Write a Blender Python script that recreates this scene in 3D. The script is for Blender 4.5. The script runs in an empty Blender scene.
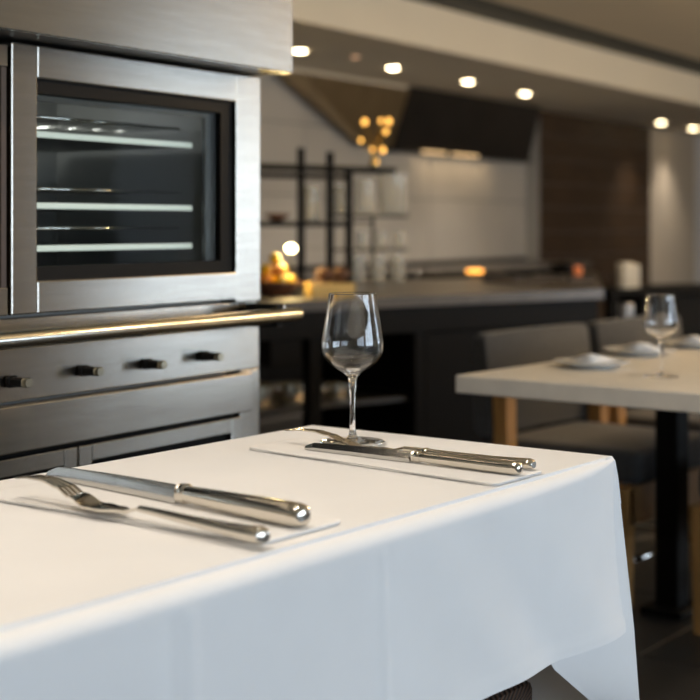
import bpy, bmesh, math, random
from mathutils import Vector, Matrix
random.seed(7)
PI = math.pi
sc = bpy.context.scene
col = sc.collection

# ------------------------------------------------------------------ camera
F, HOR, H = 1458.0, 226.0, 1.10          # focal length in px, horizon row, eye height
cd = bpy.data.cameras.new('camera'); cam = bpy.data.objects.new('camera', cd); col.objects.link(cam)
cam.location = (0, 0, H); cam.rotation_euler = (PI/2, 0, 0)
cd.sensor_width = 36; cd.lens = F/700*36; cd.shift_y = (HOR-350)/700
cd.clip_start = 0.05; cd.clip_end = 80
cd.dof.use_dof = True; cd.dof.focus_distance = 2.12; cd.dof.aperture_fstop = 3.9
sc.camera = cam
sc.view_settings.view_transform = 'Standard'; sc.view_settings.look = 'None'
sc.view_settings.gamma = 1; sc.view_settings.use_curve_mapping = False
sc.view_settings.exposure = 0.03

# room frame: s runs along the oven wall (away from the camera), n runs towards the kitchen's back wall
AO = math.radians(32.5)
ROOMROT = PI/2-AO
A2 = (math.sin(AO), math.cos(AO)); N2 = (-math.cos(AO), math.sin(AO))
def RW(s, n, h=0.0): return Vector((s*A2[0]+n*N2[0], s*A2[1]+n*N2[1], h))
def toR(p): return (p[0]*A2[0]+p[1]*A2[1], p[0]*N2[0]+p[1]*N2[1])
def at_h(px, py, h):                        # pixel -> point on the horizontal plane at height h
    d = (H-h)*F/(py-HOR); return Vector(((px-350)/F*d, d, h))
def at_n(px, py, n):                        # pixel -> (s, height) on the room plane n
    r = (px-350)/F; d = n/(r*N2[0]+N2[1])
    s, _ = toR((r*d, d)); return s, H-(py-HOR)*d/F
def at_d(px, py, d): return Vector(((px-350)/F*d, d, H-(py-HOR)*d/F))

# ------------------------------------------------------------------ world and large lights
w = bpy.data.worlds.new('world'); sc.world = w; w.use_nodes = True
w.node_tree.nodes['Background'].inputs[0].default_value = (0.62, 0.76, 1.0, 1)
w.node_tree.nodes['Background'].inputs[1].default_value = 1.2
CEIL = 2.34
WALL_R = -4.2                               # n of the window wall
WINS = [(-2.6, 0.6), (1.3, 4.6), (8.8, 12.3)]      # s ranges of its windows
WIN_E = [62, 130, 92]
def win_light(s0, s1, energy):
    l = bpy.data.lights.new('window_daylight', 'AREA'); l.shape = 'RECTANGLE'
    l.size = s1-s0-0.1; l.size_y = 1.75; l.energy = energy; l.color = (0.74, 0.87, 1.0)
    o = bpy.data.objects.new('window_daylight', l); col.objects.link(o)
    o.location = RW((s0+s1)/2, WALL_R-0.16, 1.25)
    o.rotation_euler = (PI/2, 0, ROOMROT)      # shines towards +n
    o.rotation_euler = Matrix(((A2[0], 0, -N2[0]), (A2[1], 0, -N2[1]), (0, 1, 0))).to_euler()
for (s0, s1), e in zip(WINS, WIN_E): win_light(s0, s1, e)

# ------------------------------------------------------------------ materials
MATS = {}
def mat(name, base, rough=0.5, metal=0.0, noise=0.0, nscale=20, bump=0.0, bscale=200, stretch=(1,1,1), spec=0.5, sheen=0.0, aniso=0.0, emit=None, estr=0.0, coat=0.0):
    if name in MATS: return MATS[name]
    m = bpy.data.materials.new(name); m.use_nodes = True; nt = m.node_tree
    b = nt.nodes['Principled BSDF']
    b.inputs['Base Color'].default_value = (*base, 1); b.inputs['Roughness'].default_value = rough
    b.inputs['Metallic'].default_value = metal; b.inputs['Specular IOR Level'].default_value = spec
    b.inputs['Sheen Weight'].default_value = sheen; b.inputs['Anisotropic'].default_value = aniso
    b.inputs['Coat Weight'].default_value = coat; b.inputs['Anisotropic Rotation'].default_value = 0.25 if aniso else 0.0
    if emit: b.inputs['Emission Color'].default_value = (*emit, 1); b.inputs['Emission Strength'].default_value = estr
    if noise or bump:
        tc = nt.nodes.new('ShaderNodeTexCoord'); mp = nt.nodes.new('ShaderNodeMapping')
        mp.inputs['Scale'].default_value = stretch; nt.links.new(tc.outputs['Object'], mp.inputs['Vector'])
    if noise:
        t = nt.nodes.new('ShaderNodeTexNoise'); t.inputs['Scale'].default_value = nscale; t.inputs['Detail'].default_value = 4
        nt.links.new(mp.outputs[0], t.inputs['Vector'])
        r = nt.nodes.new('ShaderNodeValToRGB'); r.color_ramp.elements[0].position = 0.3; r.color_ramp.elements[1].position = 0.7
        r.color_ramp.elements[0].color = (*[c*(1-noise) for c in base], 1); r.color_ramp.elements[1].color = (*[min(1, c*(1+noise)) for c in base], 1)
        nt.links.new(t.outputs['Fac'], r.inputs['Fac']); nt.links.new(r.outputs['Color'], b.inputs['Base Color'])
    if bump:
        t2 = nt.nodes.new('ShaderNodeTexNoise'); t2.inputs['Scale'].default_value = bscale; t2.inputs['Detail'].default_value = 3
        nt.links.new(mp.outputs[0], t2.inputs['Vector'])
        bp = nt.nodes.new('ShaderNodeBump'); bp.inputs['Strength'].default_value = bump; bp.inputs['Distance'].default_value = 0.002
        nt.links.new(t2.outputs['Fac'], bp.inputs['Height']); nt.links.new(bp.outputs[0], b.inputs['Normal'])
    MATS[name] = m; return m

def woven_mat(name, base, dark, scale):
    m = mat(name, base, 0.6); nt = m.node_tree; b = nt.nodes['Principled BSDF']
    tc = nt.nodes.new('ShaderNodeTexCoord'); mp = nt.nodes.new('ShaderNodeMapping')
    mp.inputs['Rotation'].default_value = (0.0, 0.5, 0.0); nt.links.new(tc.outputs['Object'], mp.inputs['Vector'])
    wv = nt.nodes.new('ShaderNodeTexWave'); wv.wave_type = 'BANDS'; wv.bands_direction = 'Z'; wv.inputs['Scale'].default_value = scale
    wv.inputs['Distortion'].default_value = 1.2
    nt.links.new(mp.outputs[0], wv.inputs['Vector'])
    r = nt.nodes.new('ShaderNodeValToRGB'); r.color_ramp.elements[0].color = (*dark, 1); r.color_ramp.elements[1].color = (*base, 1)
    nt.links.new(wv.outputs['Fac'], r.inputs['Fac']); nt.links.new(r.outputs['Color'], b.inputs['Base Color'])
    bp = nt.nodes.new('ShaderNodeBump'); bp.inputs['Strength'].default_value = 0.8; bp.inputs['Distance'].default_value = 0.003
    nt.links.new(wv.outputs['Fac'], bp.inputs['Height']); nt.links.new(bp.outputs[0], b.inputs['Normal'])
    return m

def glass_mat(name, tint=(1,1,1), rough=0.0, ior=1.5):
    m = bpy.data.materials.new(name); m.use_nodes = True; nt = m.node_tree
    for n_ in list(nt.nodes): nt.nodes.remove(n_)
    o = nt.nodes.new('ShaderNodeOutputMaterial'); g = nt.nodes.new('ShaderNodeBsdfGlass')
    g.inputs['Color'].default_value = (*tint, 1); g.inputs['Roughness'].default_value = rough; g.inputs['IOR'].default_value = ior
    nt.links.new(g.outputs[0], o.inputs[0]); MATS[name] = m; return m

def pane_mat(name, tint=(1,1,1), refl=1.0, rough=0.02):
    # a thin sheet: light passes straight through, the rest mirrors by Fresnel
    m = bpy.data.materials.new(name); m.use_nodes = True; nt = m.node_tree
    for n_ in list(nt.nodes): nt.nodes.remove(n_)
    o = nt.nodes.new('ShaderNodeOutputMaterial'); t = nt.nodes.new('ShaderNodeBsdfTransparent'); t.inputs[0].default_value = (*tint, 1)
    g = nt.nodes.new('ShaderNodeBsdfGlossy'); g.inputs['Roughness'].default_value = rough; g.inputs[0].default_value = (refl, refl, refl, 1)
    fr = nt.nodes.new('ShaderNodeFresnel'); fr.inputs[0].default_value = 1.5
    ge = nt.nodes.new('ShaderNodeNewGeometry'); iv = nt.nodes.new('ShaderNodeMath'); iv.operation = 'SUBTRACT'; iv.inputs[0].default_value = 1
    nt.links.new(ge.outputs['Backfacing'], iv.inputs[1])
    ml = nt.nodes.new('ShaderNodeMath'); ml.operation = 'MULTIPLY'; nt.links.new(fr.outputs[0], ml.inputs[0]); nt.links.new(iv.outputs[0], ml.inputs[1])
    mx = nt.nodes.new('ShaderNodeMixShader'); nt.links.new(ml.outputs[0], mx.inputs[0])
    nt.links.new(t.outputs[0], mx.inputs[1]); nt.links.new(g.outputs[0], mx.inputs[2]); nt.links.new(mx.outputs[0], o.inputs[0])
    MATS[name] = m; return m

STEEL = mat('brushed_steel', (0.43, 0.405, 0.36), 0.24, 1.0, noise=0.06, nscale=6, bump=0.03, bscale=60, stretch=(1, 1, 14), aniso=0.8)
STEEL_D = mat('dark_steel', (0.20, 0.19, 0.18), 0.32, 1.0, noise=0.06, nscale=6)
HOODM = mat('hood_black_steel', (0.045, 0.04, 0.037), 0.34, 0.8, noise=0.15, nscale=3)
BRONZE = mat('bronze_steel', (0.46, 0.36, 0.22), 0.36, 1.0, noise=0.1, nscale=4)
CHROME = mat('polished_chrome', (0.80, 0.79, 0.76), 0.09, 1.0)
CUTL = mat('cutlery_steel', (0.70, 0.655, 0.58), 0.13, 1.0, noise=0.04, nscale=12)
BLADE = mat('blade_steel', (0.56, 0.55, 0.53), 0.20, 1.0, noise=0.04, nscale=14)
BRASSY = mat('handle_bar_steel', (0.55, 0.54, 0.48), 0.20, 1.0)
BLACK = mat('black_enamel', (0.006, 0.0055, 0.005), 0.5, spec=0.10)
BLACKM = mat('black_matt', (0.006, 0.0055, 0.005), 0.7, spec=0.15)
OVENIN = mat('oven_interior_grey', (0.36, 0.36, 0.35), 0.5, 0.1)
CLOTH = mat('white_cloth', (0.86, 0.855, 0.85), 0.85, noise=0.02, nscale=7, bump=0.22, bscale=900, sheen=0.15, spec=0.2)
cnt = CLOTH.node_tree; co_ = cnt.nodes['Material Output']; cb = cnt.nodes['Principled BSDF']
ctl = cnt.nodes.new('ShaderNodeBsdfTranslucent'); ctl.inputs[0].default_value = (0.80, 0.80, 0.79, 1); cmx = cnt.nodes.new('ShaderNodeMixShader'); cmx.inputs[0].default_value = 0.08
cnt.links.new(cb.outputs[0], cmx.inputs[1]); cnt.links.new(ctl.outputs[0], cmx.inputs[2]); cnt.links.new(cmx.outputs[0], co_.inputs[0])
NAPK = mat('white_napkin', (0.80, 0.79, 0.775), 0.85, noise=0.02, nscale=9, bump=0.2, bscale=900, sheen=0.15, spec=0.2)
TTOP = mat('pale_stone_top', (0.76, 0.715, 0.64), 0.38, noise=0.06, nscale=14)
OAK = mat('oak_wood', (0.36, 0.19, 0.06), 0.5, noise=0.25, nscale=9, stretch=(9, 9, 1.2), bump=0.1, bscale=60)
WOODP = mat('dark_walnut', (0.046, 0.024, 0.010), 0.55, noise=0.45, nscale=2.2, stretch=(1.2, 1.2, 14), bump=0.1, bscale=40)
FABRIC = mat('charcoal_fabric', (0.040, 0.041, 0.043), 0.85, noise=0.15, nscale=60, bump=0.3, bscale=700, sheen=0.2)
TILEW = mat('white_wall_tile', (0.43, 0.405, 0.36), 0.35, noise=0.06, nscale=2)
GROUT = mat('grey_grout', (0.20, 0.19, 0.175), 0.9)
FLOORT = mat('dark_floor_tile', (0.026, 0.024, 0.022), 0.42, noise=0.35, nscale=5, bump=0.1, bscale=40)
FGROUT = mat('floor_grout', (0.075, 0.068, 0.06), 0.9)
BEIGE = mat('beige_plaster', (0.50, 0.43, 0.335), 0.85, noise=0.03, nscale=2)
CEILM = mat('ceiling_plaster', (0.73, 0.66, 0.52), 0.9, noise=0.02, nscale=2)
WHITEP = mat('white_plaster', (0.72, 0.70, 0.66), 0.85, noise=0.02, nscale=2)
SLOT = mat('slot_grey', (0.028, 0.034, 0.033), 0.6)
COUNTER = mat('grey_stone_counter', (0.11, 0.10, 0.09), 0.28, noise=0.15, nscale=12)
CHINA = mat('white_china', (0.72, 0.72, 0.71), 0.2)
WGLASS = glass_mat('clear_glass', (1.0, 1.0, 1.0))
PANE = pane_mat('thin_clear_pane')
OVGLASS = pane_mat('tinted_oven_pane', (0.80, 0.81, 0.80), 0.05)
JAR = pane_mat('jar_glass', (0.93, 0.93, 0.90), 0.9, 0.06)
BULB = mat('warm_bulb', (1, 0.9, 0.7), 0.5, emit=(1.0, 0.80, 0.50), estr=22)
BULBDIM = mat('dim_bulb', (0.5, 0.3, 0.2), 0.5, emit=(1.0, 0.55, 0.30), estr=0.7)
GLOBE = mat('lamp_globe', (1, 0.95, 0.8), 0.5, emit=(1.0, 0.93, 0.62), estr=9)
AMBER = mat('amber_glow', (1, 0.6, 0.15), 0.5, emit=(1.0, 0.50, 0.10), estr=2.6)
HOODLED = mat('hood_lamp', (1, 0.7, 0.4), 0.5, emit=(1.0, 0.66, 0.32), estr=1.1)
EMBER = mat('ember_orange', (1, 0.4, 0.1), 0.5, emit=(1.0, 0.42, 0.07), estr=2.6)
REFLGLOW = mat('reflection_glow', (0.8, 0.85, 0.8), 0.5, emit=(0.88, 1.0, 0.90), estr=0.62)  # glow standing in for pale window reflections on the oven
LEMON = mat('lemon_peel', (0.85, 0.55, 0.03), 0.4, noise=0.1, nscale=30, bump=0.2, bscale=150)
ORANGEF = mat('orange_peel', (0.80, 0.27, 0.03), 0.45, noise=0.1, nscale=30, bump=0.2, bscale=150)
LEAF = mat('dark_leaf', (0.025, 0.05, 0.015), 0.5)
BREAD = mat('bread_crust', (0.09, 0.04, 0.018), 0.7, noise=0.35, nscale=18, bump=0.4, bscale=40)
CRATE = mat('pale_wood', (0.75, 0.50, 0.15), 0.55, noise=0.18, nscale=8, stretch=(1, 8, 8))
TERRA = mat('brown_glaze', (0.12, 0.045, 0.02), 0.35)
GOLDLEAF = mat('gold_leaf', (0.55, 0.36, 0.08), 0.35, 0.6)
WICKER = woven_mat('brown_wicker', (0.075, 0.036, 0.018), (0.012, 0.007, 0.005), 52)

# ------------------------------------------------------------------ mesh helpers
def link(name, bm, m, parent=None, smooth=False):
    me = bpy.data.meshes.new(name)
    bmesh.ops.recalc_face_normals(bm, faces=bm.faces[:])
    bm.to_mesh(me); bm.free()
    if smooth:
        for p in me.polygons: p.use_smooth = True
        if smooth == 'auto': me.set_sharp_from_angle(angle=math.radians(38))
    me.materials.append(m)
    o = bpy.data.objects.new(name, me); col.objects.link(o)
    if parent: o.parent = parent
    return o
def tag(o, label=None, cat=None, group=None, kind=None):
    if label: o['label'] = label
    if cat: o['category'] = cat
    if group: o['group'] = group
    if kind: o['kind'] = kind
    return o
def thing(name, label, cat, loc=(0,0,0), rz=0.0, group=None):
    o = bpy.data.objects.new(name, None); col.objects.link(o); o.empty_display_size = 0.05
    o.location = loc; o.rotation_euler = (0, 0, rz); return tag(o, label, cat, group)
def struct(name, loc=(0,0,0), rz=0.0):
    o = bpy.data.objects.new(name, None); col.objects.link(o); o.location = loc; o.rotation_euler = (0,0,rz); o['kind'] = 'structure'; return o
def box(bm, x0, x1, y0, y1, z0, z1, bev=0.0, seg=2):
    t = bmesh.new(); bmesh.ops.create_cube(t, size=1)
    for v in t.verts: v.co = Vector((x0+(v.co.x+.5)*(x1-x0), y0+(v.co.y+.5)*(y1-y0), z0+(v.co.z+.5)*(z1-z0)))
    if bev: bmesh.ops.bevel(t, geom=t.edges[:], offset=bev, segments=seg, profile=0.5, affect='EDGES')
    merge(bm, t); return bm
def merge(bm, t):
    mp = {v: bm.verts.new(v.co) for v in t.verts}
    for f in t.faces:
        try: bm.faces.new([mp[v] for v in f.verts])
        except ValueError: pass
    t.free()
def mkbox(name, m, parent, x0, x1, y0, y1, z0, z1, bev=0.0, seg=2):
    return link(name, box(bmesh.new(), x0, x1, y0, y1, z0, z1, bev, seg), m, parent, 'auto' if bev >= 0.01 else False)
def lathe(bm, prof, n=48, cx=0, cy=0, cz=0, closed=False):
    rings = []
    for r, z in prof:
        if r < 1e-5: rings.append([bm.verts.new((cx, cy, cz+z))])
        else: rings.append([bm.verts.new((cx+r*math.cos(2*PI*k/n), cy+r*math.sin(2*PI*k/n), cz+z)) for k in range(n)])
    seq = list(zip(rings, rings[1:])) + ([(rings[-1], rings[0])] if closed else [])
    for a, b in seq:
        for k in range(n):
            k2 = (k+1) % n
            if len(a) == 1 and len(b) == 1: continue
            if len(a) == 1: bm.faces.new((a[0], b[k], b[k2]))
            elif len(b) == 1: bm.faces.new((a[k], b[0], a[k2]))
            else: bm.faces.new((a[k], b[k], b[k2], a[k2]))
    return bm
def tube(bm, pts, rad, n=12, cap=True, flat=1.0):
    pts = [Vector(p) for p in pts]; rad = rad if isinstance(rad, (list, tuple)) else [rad]*len(pts)
    rings = []
    for i, p in enumerate(pts):
        d = (pts[min(i+1, len(pts)-1)]-pts[max(i-1, 0)]).normalized()
        up = Vector((0,0,1)) if abs(d.z) < 0.95 else Vector((0,1,0))
        a = d.cross(up).normalized(); b = a.cross(d).normalized()
        rings.append([bm.verts.new(p+a*rad[i]*math.cos(2*PI*k/n)+b*rad[i]*flat*math.sin(2*PI*k/n)) for k in range(n)])
    for r0, r1 in zip(rings, rings[1:]):
        for k in range(n): bm.faces.new((r0[k], r0[(k+1)%n], r1[(k+1)%n], r1[k]))
    if cap: bm.faces.new(rings[0][::-1]); bm.faces.new(rings[-1])
    return bm
def prism(bm, poly, z0, z1):
    a = [bm.verts.new((x, y, z0)) for x, y in poly]; b = [bm.verts.new((x, y, z1)) for x, y in poly]
    bm.faces.new(a[::-1]); bm.faces.new(b)
    for i in range(len(poly)):
        j = (i+1) % len(poly); bm.faces.new((a[i], a[j], b[j], b[i]))
    return bm
def hull_sections(bm, secs):                 # loft closed sections with the same number of points
    rings = [[bm.verts.new(p) for p in s] for s in secs]; n = len(rings[0])
    for a, b in zip(rings, rings[1:]):
        for k in range(n): bm.faces.new((a[k], a[(k+1)%n], b[(k+1)%n], b[k]))
    bm.faces.new(rings[0][::-1]); bm.faces.new(rings[-1]); return bm
def ball(bm, c, r, sx=1, sy=1, sz=1, u=20, v=12):
    t = bmesh.new(); bmesh.ops.create_uvsphere(t, u_segments=u, v_segments=v, radius=r)
    for q in t.verts: q.co = Vector((c[0]+q.co.x*sx, c[1]+q.co.y*sy, c[2]+q.co.z*sz))
    merge(bm, t); return bm
def copy_tree(o, parent=None):
    c = o.copy(); col.objects.link(c); c.parent = parent
    for ch in list(o.children): copy_tree(ch, c)
    return c

# ================================================================== SETTING (room frame: local x = s, y = n)
S0, S1 = -4.0, 17.0
NB = 5.48                                    # kitchen back wall
SOF = 2.10
# floor: grout bed with single tiles where the camera can look
fl = struct('floor', (0,0,0), ROOMROT)
AT = math.radians(36.6); TROT = PI/2-AT
mkbox('floor_bed', FGROUT, fl, S0, S1, WALL_R, NB+0.1, -0.12, -0.004)
tile_me = None; TS = 0.60
ca, sa = math.cos(TROT-ROOMROT), math.sin(TROT-ROOMROT)
org = toR(at_h(640, 655, 0))
for i in range(-6, 11):
    for j in range(-5, 8):
        lx = org[0]+ca*(i*TS)-sa*(j*TS); ly = org[1]+sa*(i*TS)+ca*(j*TS)
        if not (S0+0.6 < lx < 9.5 and WALL_R+0.6 < ly < 4.4): continue
        if tile_me is None:
            o = mkbox('floor_tile', FLOORT, fl, 0.004, TS-0.004, 0.004, TS-0.004, -0.02, 0.0, 0.0015, 1); tile_me = o.data
        else:
            o = bpy.data.objects.new('floor_tile', tile_me); col.objects.link(o); o.parent = fl
        o.location = (lx, ly, 0); o.rotation_euler = (0, 0, TROT-ROOMROT)
# ceiling: main slab, dark slot, lowered soffit with its fascia
FN, SLN = 4.03, 3.66
ce = struct('ceiling', (0,0,0), ROOMROT)
mkbox('ceiling_slab', CEILM, ce, S0, S1, WALL_R, SLN, CEIL, CEIL+0.12)
sl = mkbox('slot_lining', SLOT, ce, S0, S1, SLN, FN, CEIL+0.006, CEIL+0.16)
mkbox('slot_rail', mat('slot_rail_grey', (0.045, 0.055, 0.052), 0.6), ce, S0, S1, SLN+0.12, SLN+0.20, CEIL+0.001, CEIL+0.0055)
tr = struct('trim_1', (0,0,0), ROOMROT)
mkbox('soffit', CEILM, tr, 2.6, S1, FN, NB+0.1, SOF, CEIL+0.16, 0.004, 1)
mkbox('soffit_molding', CEILM, tr, 2.6, 9.0, 5.24, 5.34, SOF-0.022, SOF-0.001, 0.004, 1)
# back wall with large tiles
wb = struct('wall_back', (0,0,0), ROOMROT)
mkbox('wall_core', GROUT, wb, 2.4, S1, NB+0.014, NB+0.16, 0, CEIL)
TB = 0.83
tw, th = 0.85, 0.475
tm = None
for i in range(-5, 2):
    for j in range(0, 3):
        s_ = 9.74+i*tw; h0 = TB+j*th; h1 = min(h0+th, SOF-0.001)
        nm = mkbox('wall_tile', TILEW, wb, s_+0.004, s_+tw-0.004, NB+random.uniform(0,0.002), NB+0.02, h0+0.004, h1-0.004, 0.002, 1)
mkbox('splash_plinth', BLACKM, wb, 5.4, 11.44, NB-0.001, NB+0.02, 0.0, TB-0.002)
# wood panelled wall
ww = struct('wall_panelling', (0,0,0), ROOMROT)
NW = 5.35
mkbox('panel_core', mat('panel_edge_grey', (0.36, 0.36, 0.35), 0.5), ww, 11.45, 14.04, NW+0.012, NB+0.013, 0, SOF-0.001)
for k in range(10):
    h0 = k*0.21; h1 = min(h0+0.21, SOF-0.001)
    mkbox('plank', WOODP, ww, 11.45, 14.04, NW+random.uniform(0,0.003), NW+0.013, h0+0.0015, h1-0.0015, 0.001, 1)
# beige pillar and pale wall past it
pl = struct('wall_pillar', (0,0,0), ROOMROT)
mkbox('pillar_face', BEIGE, pl, 14.04, 15.37, NW, NB+0.013, 0, SOF-0.001, 0.004, 1)
wf = struct('wall_far', (0,0,0), ROOMROT)
mkbox('wall_far_face', WHITEP, wf, 15.37, S1, NW+0.02, NB+0.013, 0, SOF-0.001)
mkbox('wall_far_end', BEIGE, wf, S1, S1+0.12, WALL_R, NB+0.1, 0, CEIL+0.2)
# walls outside the frame
wl = struct('wall_left', (0,0,0), ROOMROT)
mkbox('wall_left_face', BEIGE, wl, S0, 2.40, 2.62, 2.74, 0, CEIL+0.1)
mkbox('wall_left_return', BEIGE, wl, 2.28, 2.40, 2.74, NB+0.1, 0, CEIL+0.1)
wfr = struct('wall_front', (0,0,0), ROOMROT)
mkbox('wall_front_face', BEIGE, wfr, S0-0.12, S0, WALL_R, 2.74, 0, CEIL+0.1)
wr = struct('wall_right', (0,0,0), ROOMROT)
bm = bmesh.new(); SILL, HEAD = 0.35, 2.15
edges = [S0]+[v for p in WINS for v in p]+[S1]
for a, b in zip(edges[0::2], edges[1::2]): box(bm, a, b, WALL_R-0.14, WALL_R, 0, CEIL+0.1)
for a, b in WINS:
    box(bm, a, b, WALL_R-0.14, WALL_R, 0, SILL); box(bm, a, b, WALL_R-0.14, WALL_R, HEAD, CEIL+0.1)
link('wall_right_face', bm, BEIGE, wr)
for k, (a, b) in enumerate(WINS):
    wn = struct('window_%d' % (k+1), (0,0,0), ROOMROT)
    bm = bmesh.new(); y0, y1 = WALL_R-0.10, WALL_R-0.04
    box(bm, a, b, y0, y1, SILL, SILL+0.05); box(bm, a, b, y0, y1, HEAD-0.05, HEAD)
    nb = 3
    for q in range(nb+1):
        x = a+(b-a)*q/nb; box(bm, max(a, x-0.025), min(b, x+0.025), y0, y1, SILL+0.05, HEAD-0.05)
    link('window_frame', bm, SLOT, wn)
    for q in range(nb):
        xa = a+(b-a)*q/nb+0.025; xb = a+(b-a)*(q+1)/nb-0.025
        mkbox('window_pane', PANE, wn, xa, xb, WALL_R-0.072, WALL_R-0.068, SILL+0.05, HEAD-0.05)

# ------------------------------------------------------------------ downlights
def downlight(p, energy, label, group, m=BULB, r=0.042, spot=True, cone=118, colr=(1.0, 0.87, 0.73)):
    t = thing('downlight', label, 'downlight', p, 0, group)
    link('trim_ring', lathe(bmesh.new(), [(r, 0.0), (r*1.02, -0.006), (r*1.28, -0.004), (r*1.3, 0.0)], 32), mat('light_ring', (0.55, 0.48, 0.38), 0.5), t, True)
    link('lamp_lens', lathe(bmesh.new(), [(0, -0.016), (r*0.5, -0.014), (r*0.85, -0.008), (r*0.99, -0.001)], 32), m, t, True)
    if spot:
        l = bpy.data.lights.new('downlight_beam', 'SPOT'); l.energy = energy; l.spot_size = math.radians(cone); l.spot_blend = 0.8
        l.color = colr; l.shadow_soft_size = 0.05
        o = bpy.data.objects.new('downlight_beam', l); col.objects.link(o); o.parent = t; o.location = (0, 0, -0.02)
    return t
for px, py in [(300, 50), (393, 67), (468, 81), (525, 93), (661, 122), (693, 128)]:
    downlight(at_h(px, py, SOF-0.001), 42, 'glowing round downlight set in the lowered beige soffit', 'downlights in the soffit', cone=100)
downlight(at_h(355, 56, SOF-0.001), 0, 'small dim amber sensor light between two bright soffit downlights', None, BULBDIM, 0.03, False)
for s_, n_, e_ in [(-0.2, 1.15, 46), (0.8, 1.15, 46), (1.8, 1.15, 46), (3.4, 0.3, 24), (5.0, -0.2, 24)]:
    downlight(RW(s_, n_, CEIL-0.001), e_, 'round warm downlight in the main ceiling over the dining tables', 'downlights over the dining tables')
# opal globes added out of view on the right to brighten the ceiling
for x_, y_ in [(2.4, 4.6), (3.2, 6.2), (4.2, 8.0), (5.2, 9.8)]:
    pd = thing('fill_pendant', 'added opal globe fill light hanging on a thin black cord', 'lamp', (x_, y_, CEIL-0.001), 0, 'added fill pendants')
    link('fill_canopy', lathe(bmesh.new(), [(0, 0), (0.05, 0), (0.048, -0.02), (0, -0.022)], 24), BLACK, pd, 'auto')
    link('fill_cord', tube(bmesh.new(), [(0, 0, -0.02), (0, 0, -0.36)], 0.003, 6), BLACK, pd)
    link('globe', ball(bmesh.new(), (0, 0, -0.46), 0.10, 1, 1, 1, 28, 16), mat('fill_globe', (0.9, 0.8, 0.65), 0.4, emit=(1.0, 0.71, 0.40), estr=130), pd, True)  # globe of the added fill pendant, out of view

# ================================================================== OVEN WALL
NO = 1.794                                   # face plane
ov = thing('range_oven', 'large stainless steel wall oven with glass door, four knobs and towel bar handle', 'oven', (0,0,0), ROOMROT)
sE = at_n(262, 200, NO)[0]
def P(px, py, n=NO): return at_n(px, py, n)
sDr = P(237, 200)[0]; sDl = P(11.5, 200)[0]
hTop = P(250, 76)[1]
hDoorTop = hTop
hDoorBot = P(120, 308)[1]
hPanTop = P(120, 338)[1]                     # below the handle
hDrTop = (P(0, 406)[1]+P(247, 372)[1])/2; hDrBot = (P(0, 453)[1]+P(243, 412)[1])/2
wx0 = P(37.5, 200)[0]; wx1 = P(236, 200)[0]
hW1 = (P(37, 79)[1]+P(236, 101)[1])/2; hW0 = (P(37, 281)[1]+P(236, 272)[1])/2
sL = sDl-0.80                                # left end of this unit
# body behind the doors, open behind the oven window
bm = bmesh.new()
box(bm, sDl, sE, NO+0.045, 2.56, 0.10, hW0-0.02); box(bm, sDl, sE, NO+0.045, 2.56, hW1+0.02, hTop)
box(bm, sDl, wx0-0.01, NO+0.045, 2.56, hW0-0.02, hW1+0.02); box(bm, wx1+0.004, sE, NO+0.045, 2.56, hW0-0.02, hW1+0.02)
box(bm, wx0-0.01, wx1+0.004, NO+0.50, 2.56, hW0-0.02, hW1+0.02)
link('body', bm, OVENIN, ov)
mkbox('plinth', BLACKM, ov, sDl+0.02, sE-0.02, NO+0.08, 2.5, 0.0, 0.10)
mkbox('end_stile', STEEL, ov, sDr+0.003, sE, NO+0.004, NO+0.045, hDoorBot-0.006, hTop, 0.002); mkbox('end_stile', STEEL, ov, P(243, 430)[0], sE, NO+0.006, NO+0.045, 0.10, hDrTop+0.003, 0.002)
mkbox('end_panel', BLACK, ov, sE, sE+0.006, NO+0.01, 2.56, 0.10, hTop)
# door frame (four bars in one piece) with the black inner border and pane
dr = bmesh.new()
box(dr, sDl, wx0, NO, NO+0.044, hDoorBot, hDoorTop, 0.003); box(dr, wx0, sDr, NO, NO+0.044, hW1, hDoorTop, 0.003)
box(dr, wx0, sDr, NO, NO+0.044, hDoorBot, hW0, 0.003)
door = link('oven_door', dr, STEEL, ov)
bm = bmesh.new(); b0 = 0.014
box(bm, wx0, wx0+0.006, NO+0.012, NO+0.04, hW0, hW1); box(bm, wx1-0.035, wx1+0.003, NO+0.012, NO+0.04, hW0, hW1)
box(bm, wx0+0.006, wx1-0.035, NO+0.012, NO+0.04, hW1-0.024, hW1); box(bm, wx0+0.006, wx1-0.035, NO+0.012, NO+0.04, hW0, hW0+0.024)
link('door_gasket', bm, BLACK, door)
bm = bmesh.new()
xa, xb, za, zb = wx0+0.008, wx1-0.037, hW0+0.026, hW1-0.026
for q in [(xa, xa+0.006, za, zb), (xb-0.03, xb, za, zb), (xa+0.006, xb-0.03, zb-0.010, zb)]:
    box(bm, q[0], q[1], NO+0.026, NO+0.036, q[2], q[3])
link('inner_frame', bm, mat('inner_frame_grey', (0.16, 0.165, 0.165), 0.35, 0.6), door)
mkbox('oven_pane', OVGLASS, door, wx0+0.006, wx1-0.035, NO+0.018, NO+0.022, hW0+0.02, hW1-0.02)
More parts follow.
